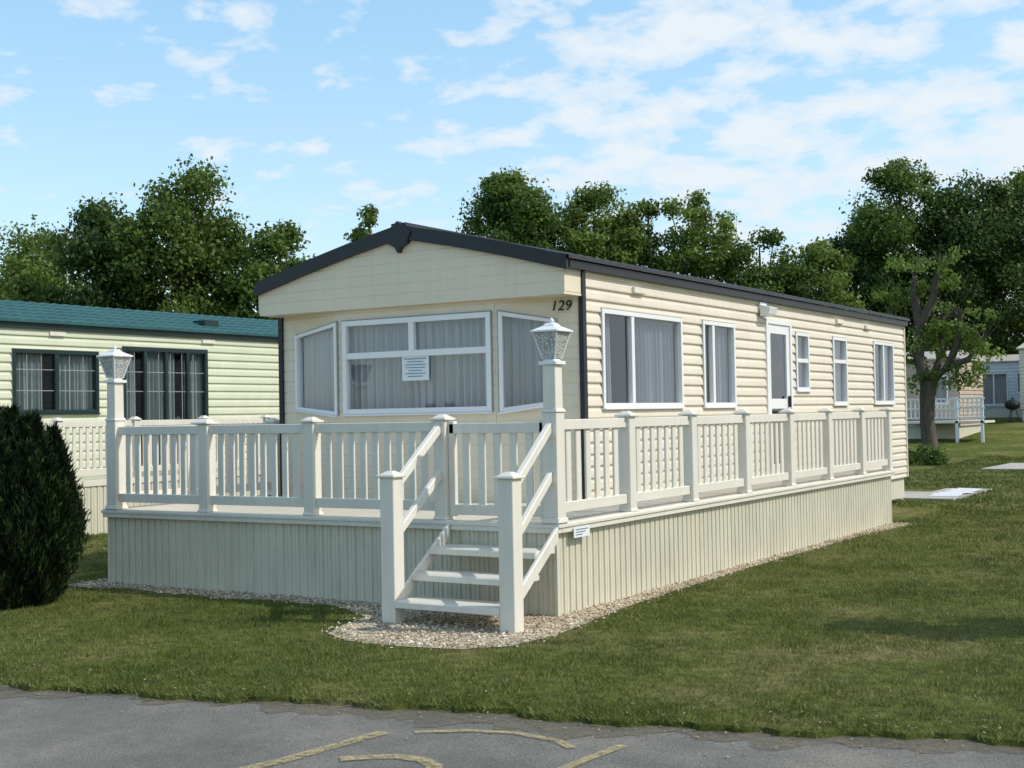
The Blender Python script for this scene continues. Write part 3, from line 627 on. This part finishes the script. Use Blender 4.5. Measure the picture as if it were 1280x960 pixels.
n=16; cc=np.stack([rng.uniform(-5.9,-4.2,n),rng.uniform(29.2,30.2,n),rng.uniform(.1,.45,n)],1); v,t=leaves(cc,rng.uniform(.2,.35,n),160,.10,.4+rng.normal(0,.15,n)); npmesh('shrub',v,4,M_leafA,t)
# ================================================================= CONIFER
e=empty('conifer_shrub'); cx0,cy0=-5.08,-1.50
cols=[(0,0,1.80,.36),(.20,.08,1.74,.27),(-.28,.05,1.80,.30),(.08,-.25,1.70,.26),(-.15,.28,1.72,.28),(.33,-.10,1.46,.24),(-.38,-.2,1.72,.28),(-.05,-.34,1.55,.24),(.24,.28,1.60,.24),(.36,.12,1.30,.22),(.30,-.28,1.22,.22),(-.5,.1,1.7,.28),(.1,.38,1.5,.24),(.42,.0,1.0,.18)]
core=MB(); vs=[];ts=[]
for ci,(dx,dy,h,r) in enumerate(cols):
    prf=lambda t: r*(.50+.50*math.sin(min(1,t/.4)*math.pi/2))*(1 if t<.4 else max(0,1-((t-.4)/.6)**1.35))
    core.tube([(cx0+dx*(.7+.3*min(1,t*2)),cy0+dy*(.7+.3*min(1,t*2)),h*t) for t in (0,.2,.4,.6,.8,.93)],[prf(t)*.78+.001 for t in (0,.2,.4,.6,.8,.93)],M_conif,12)
    n=7500; t=rng.uniform(.0,1.0,n)**.85; pr=np.where(t<.4,1,np.clip(1-(np.clip(t-.4,0,1)/.6)**1.35,0,1))*r*(.50+.50*np.sin(np.minimum(1,t/.4)*np.pi/2))
    a=rng.uniform(0,2*np.pi,n); bump=1+.16*np.sin(a*4+t*11+ci)+.14*np.sin(a*9-t*21+ci*2)+.08*np.sin(a*17+t*40)
    rr=pr*bump*rng.uniform(.82,1.08,n)+.012; sp_=(.7+.3*np.minimum(1,t*2)); p=np.stack([cx0+dx*sp_+np.cos(a)*rr,cy0+dy*sp_+np.sin(a)*rr,h*t+.02],1)
    dr=np.stack([np.cos(a)*.5,np.sin(a)*.5,np.full(n,1.0)],1)+rng.normal(0,.3,(n,3)); dr/=np.linalg.norm(dr,axis=1)[:,None]
    sd=np.cross(dr,rng.normal(0,1,(n,3))); sd/=np.linalg.norm(sd,axis=1)[:,None]; L=(rng.uniform(.03,.085,n)*rng.choice([1,1,1,1.6],n))[:,None]
    vs.append(np.stack([p-sd*.005,p+dr*L*.5-sd*.009,p+dr*L,p+dr*L*.5+sd*.009],1)); ts.append(.30+(bump-1)*1.3+rng.normal(0,.2,n))
core.obj('dense_core',e)
npmesh('sprigs',np.concatenate(vs),4,M_conif,np.concatenate(ts),e)
# ================================================================= DISTANT CARAVANS
def unit(x0,x1,y0,y1,gb,h,wall,roofm,wn,skirtm=M_skirt):
    e=empty('static_caravan'); m=MB()
    def PX(s,z,o): return (s,y0-o,z)
    holes=[(a,b,gb+c,gb+d_) for a,b,c,d_ in wn]
    clad(m,PX,x0,x1,gb+.55,gb+h,holes,wall,zref=gb,board=.16)
    def PY(s,z,o): return (x1+o,s,z)
    clad(m,PY,y0,y1,gb+.55,gb+h,[],wall,zref=gb,board=.16)
    m.poly([(x0,y0,gb+.5),(x0,y1,gb+.5),(x0,y1,gb+h),(x0,y0,gb+h)],wall); m.poly([(x0,y1,gb+.5),(x1,y1,gb+.5),(x1,y1,gb+h),(x0,y1,gb+h)],wall)
    m.box(x0+.05,x1-.05,y0+.05,y1-.05,gb-.2,gb+.55,skirtm)
    m.box(x0+.3,x1-.3,y0+1.2,y0+1.25,gb+.56,gb+h-.05,M_dark)
    m.obj('walls',e,recalc=False)
    r=MB(); ym=(y0+y1)/2
    r.hexa([(x0-.1,y0-.12,gb+h),(x1+.1,y0-.12,gb+h),(x1+.1,ym,gb+h),(x0-.1,ym,gb+h),(x0-.1,y0-.12,gb+h+.06),(x1+.1,y0-.12,gb+h+.06),(x1+.1,ym,gb+h+.42),(x0-.1,ym,gb+h+.42)],roofm)
    r.hexa([(x0-.1,ym+.001,gb+h),(x1+.1,ym+.001,gb+h),(x1+.1,y1+.12,gb+h),(x0-.1,y1+.12,gb+h),(x0-.1,ym+.001,gb+h+.42),(x1+.1,ym+.001,gb+h+.42),(x1+.1,y1+.12,gb+h+.06),(x0-.1,y1+.12,gb+h+.06)],roofm)
    r.obj('roof',e)
    for i,(a,b,c,d_) in enumerate(holes): window('window',e,PX,a,b,c,d_,vd=[((a+b)/2,)],fw=.06)
    return e
u2=unit(-17,-6.5,42,46,.42,3.1,M_brown,M_conc,[(-9.6,-8.6,1.4,2.5),(-7.9,-6.9,1.4,2.5)])
s=MB(); s.box(-8.2,-5.2,40.2,41.9,1.1,1.18,M_pvc)
for x in (-8.1,-7.2,-6.2,-5.3): s.box(x-.05,x+.05,40.2,40.3,.2,2.05,M_white)
for z in (1.3,1.65,2.0): s.box(-8.2,-5.2,40.18,40.24,z-.03,z+.03,M_white)
for i in range(18): s.box(-8.05+i*.16,-8.0+i*.16,40.205,40.225,1.3,2.0,M_white)
s.obj('caravan_veranda')
u3=unit(-10.0,-5.6,56.5,60,1.1,2.7,M_tarp,M_conc,[(-8.9,-7.6,.65,2.2),(-7.2,-6.2,1.2,2.2)])
u4=unit(-6.2,2.5,52,56,1.0,3.2,M_clad,M_conc,[(-4.5,-3.4,1.4,2.4),(-1.5,-.3,1.4,2.4)])
b=MB(); bx,by,bz=-6.3,50.8,.98
for a in (0,2.1,4.2): b.tube([(bx+.28*math.cos(a),by+.28*math.sin(a),bz),(bx+.12*math.cos(a),by+.12*math.sin(a),bz+.62)],[.02,.02],M_black,5)
b.tube([(bx,by,bz+.52+.5*t) for t in (0,.12,.3,.5,.7,.88,1)],[.02,.2,.31,.34,.31,.2,.02],M_black,14); b.box(bx-.06,bx+.06,by-.015,by+.015,bz+1.03,bz+1.08,M_black); b.obj('kettle_barbecue')
# ================================================================= WORLD, SUN, CAMERA
SEL,SAZ=math.radians(46),math.radians(20)
w=bpy.data.worlds.new('World'); SC.world=w; w.use_nodes=True; nt=w.node_tree; nt.nodes.clear()
o=N(nt,'ShaderNodeOutputWorld'); bg=N(nt,'ShaderNodeBackground'); sky=N(nt,'ShaderNodeTexSky',sky_type='NISHITA'); sky.sun_disc=False; sky.sun_elevation=SEL; sky.sun_rotation=math.pi/2-SAZ; sky.air_density=1.0; sky.dust_density=1.0; sky.ozone_density=1.5
bg.inputs['Strength'].default_value=.128
tc=N(nt,'ShaderNodeTexCoord'); sp=N(nt,'ShaderNodeSeparateXYZ'); nt.links.new(tc.outputs['Generated'],sp.inputs[0])
hz=ramp(nt,[(0,(.31,.37,.38)),(.15,(.25,.38,.43)),(.35,(.15,.34,.46)),(1,(.05,.13,.22))]); nt.links.new(sp.outputs[2],hz.inputs['Fac'])
sc_=N(nt,'ShaderNodeVectorMath',operation='SCALE'); sc_.inputs['Scale'].default_value=7.5; nt.links.new(hz.outputs['Color'],sc_.inputs[0])
sadd=N(nt,'ShaderNodeVectorMath',operation='ADD'); nt.links.new(sc_.outputs[0],sadd.inputs[0]); nt.links.new(sky.outputs[0],sadd.inputs[1])
za=N(nt,'ShaderNodeMath',operation='ADD'); za.inputs[1].default_value=.24; nt.links.new(sp.outputs[2],za.inputs[0])
zm=N(nt,'ShaderNodeMath',operation='MAXIMUM'); zm.inputs[1].default_value=.05; nt.links.new(za.outputs[0],zm.inputs[0])
def div(a):
    d=N(nt,'ShaderNodeMath',operation='DIVIDE'); nt.links.new(a,d.inputs[0]); nt.links.new(zm.outputs[0],d.inputs[1]); return d.outputs[0]
cb=N(nt,'ShaderNodeCombineXYZ'); nt.links.new(div(sp.outputs[0]),cb.inputs[0]); nt.links.new(div(sp.outputs[1]),cb.inputs[1])
n1=noise(nt,8.5,7,.55,cb.outputs[0]); n1.inputs['Distortion'].default_value=.1
n2=noise(nt,1.7,3,.5,cb.outputs[0])
dt=N(nt,'ShaderNodeVectorMath',operation='DOT_PRODUCT'); nt.links.new(tc.outputs['Generated'],dt.inputs[0]); dt.inputs[1].default_value=(.85,.53,0)
ad=N(nt,'ShaderNodeMath',operation='MULTIPLY_ADD'); ad.inputs[1].default_value=.28; nt.links.new(dt.outputs['Value'],ad.inputs[0]); nt.links.new(n1.outputs['Fac'],ad.inputs[2])
ad2=N(nt,'ShaderNodeMath',operation='MULTIPLY_ADD'); ad2.inputs[1].default_value=.45; nt.links.new(n2.outputs['Fac'],ad2.inputs[0]); nt.links.new(ad.outputs[0],ad2.inputs[2])
cr=ramp(nt,[(.705,0.0),(.79,.6),(.90,1.0)]); nt.links.new(ad2.outputs[0],cr.inputs['Fac'])
mx=N(nt,'ShaderNodeMix',data_type='RGBA'); nt.links.new(cr.outputs['Color'],mx.inputs[0]); nt.links.new(sadd.outputs[0],mx.inputs[6]); mx.inputs[7].default_value=(6.4,7.0,7.5,1)
nt.links.new(mx.outputs[2],bg.inputs[0]); nt.links.new(bg.outputs[0],o.inputs[0])
sl=bpy.data.lights.new('sun','SUN'); sl.energy=3.5; sl.angle=math.radians(.5); sl.color=(1,.94,.85); so=bpy.data.objects.new('sun',sl); COL.objects.link(so)
sd=Vector((math.cos(SEL)*math.cos(SAZ),math.cos(SEL)*math.sin(SAZ),math.sin(SEL))); so.rotation_euler=sd.to_track_quat('Z','Y').to_euler(); so.location=(20,10,30)
cam=bpy.data.cameras.new('camera'); cam.sensor_width=36; cam.lens=1644/1280*36; cam.clip_end=4000; cam.clip_start=.05
co=bpy.data.objects.new('camera',cam); COL.objects.link(co)
R=Vector((.8486,.5287,-.0186)).normalized(); F=Vector((-.5284,.8487,.0237)).normalized(); U=R.cross(F).normalized(); F=U.cross(R)
mt=Matrix((R,U,-F)).transposed().to_4x4(); mt.translation=(5.53,-9.57,1.7); co.matrix_world=mt; SC.camera=co
SC.view_settings.view_transform='Standard'; SC.view_settings.look='None'; SC.view_settings.exposure=0
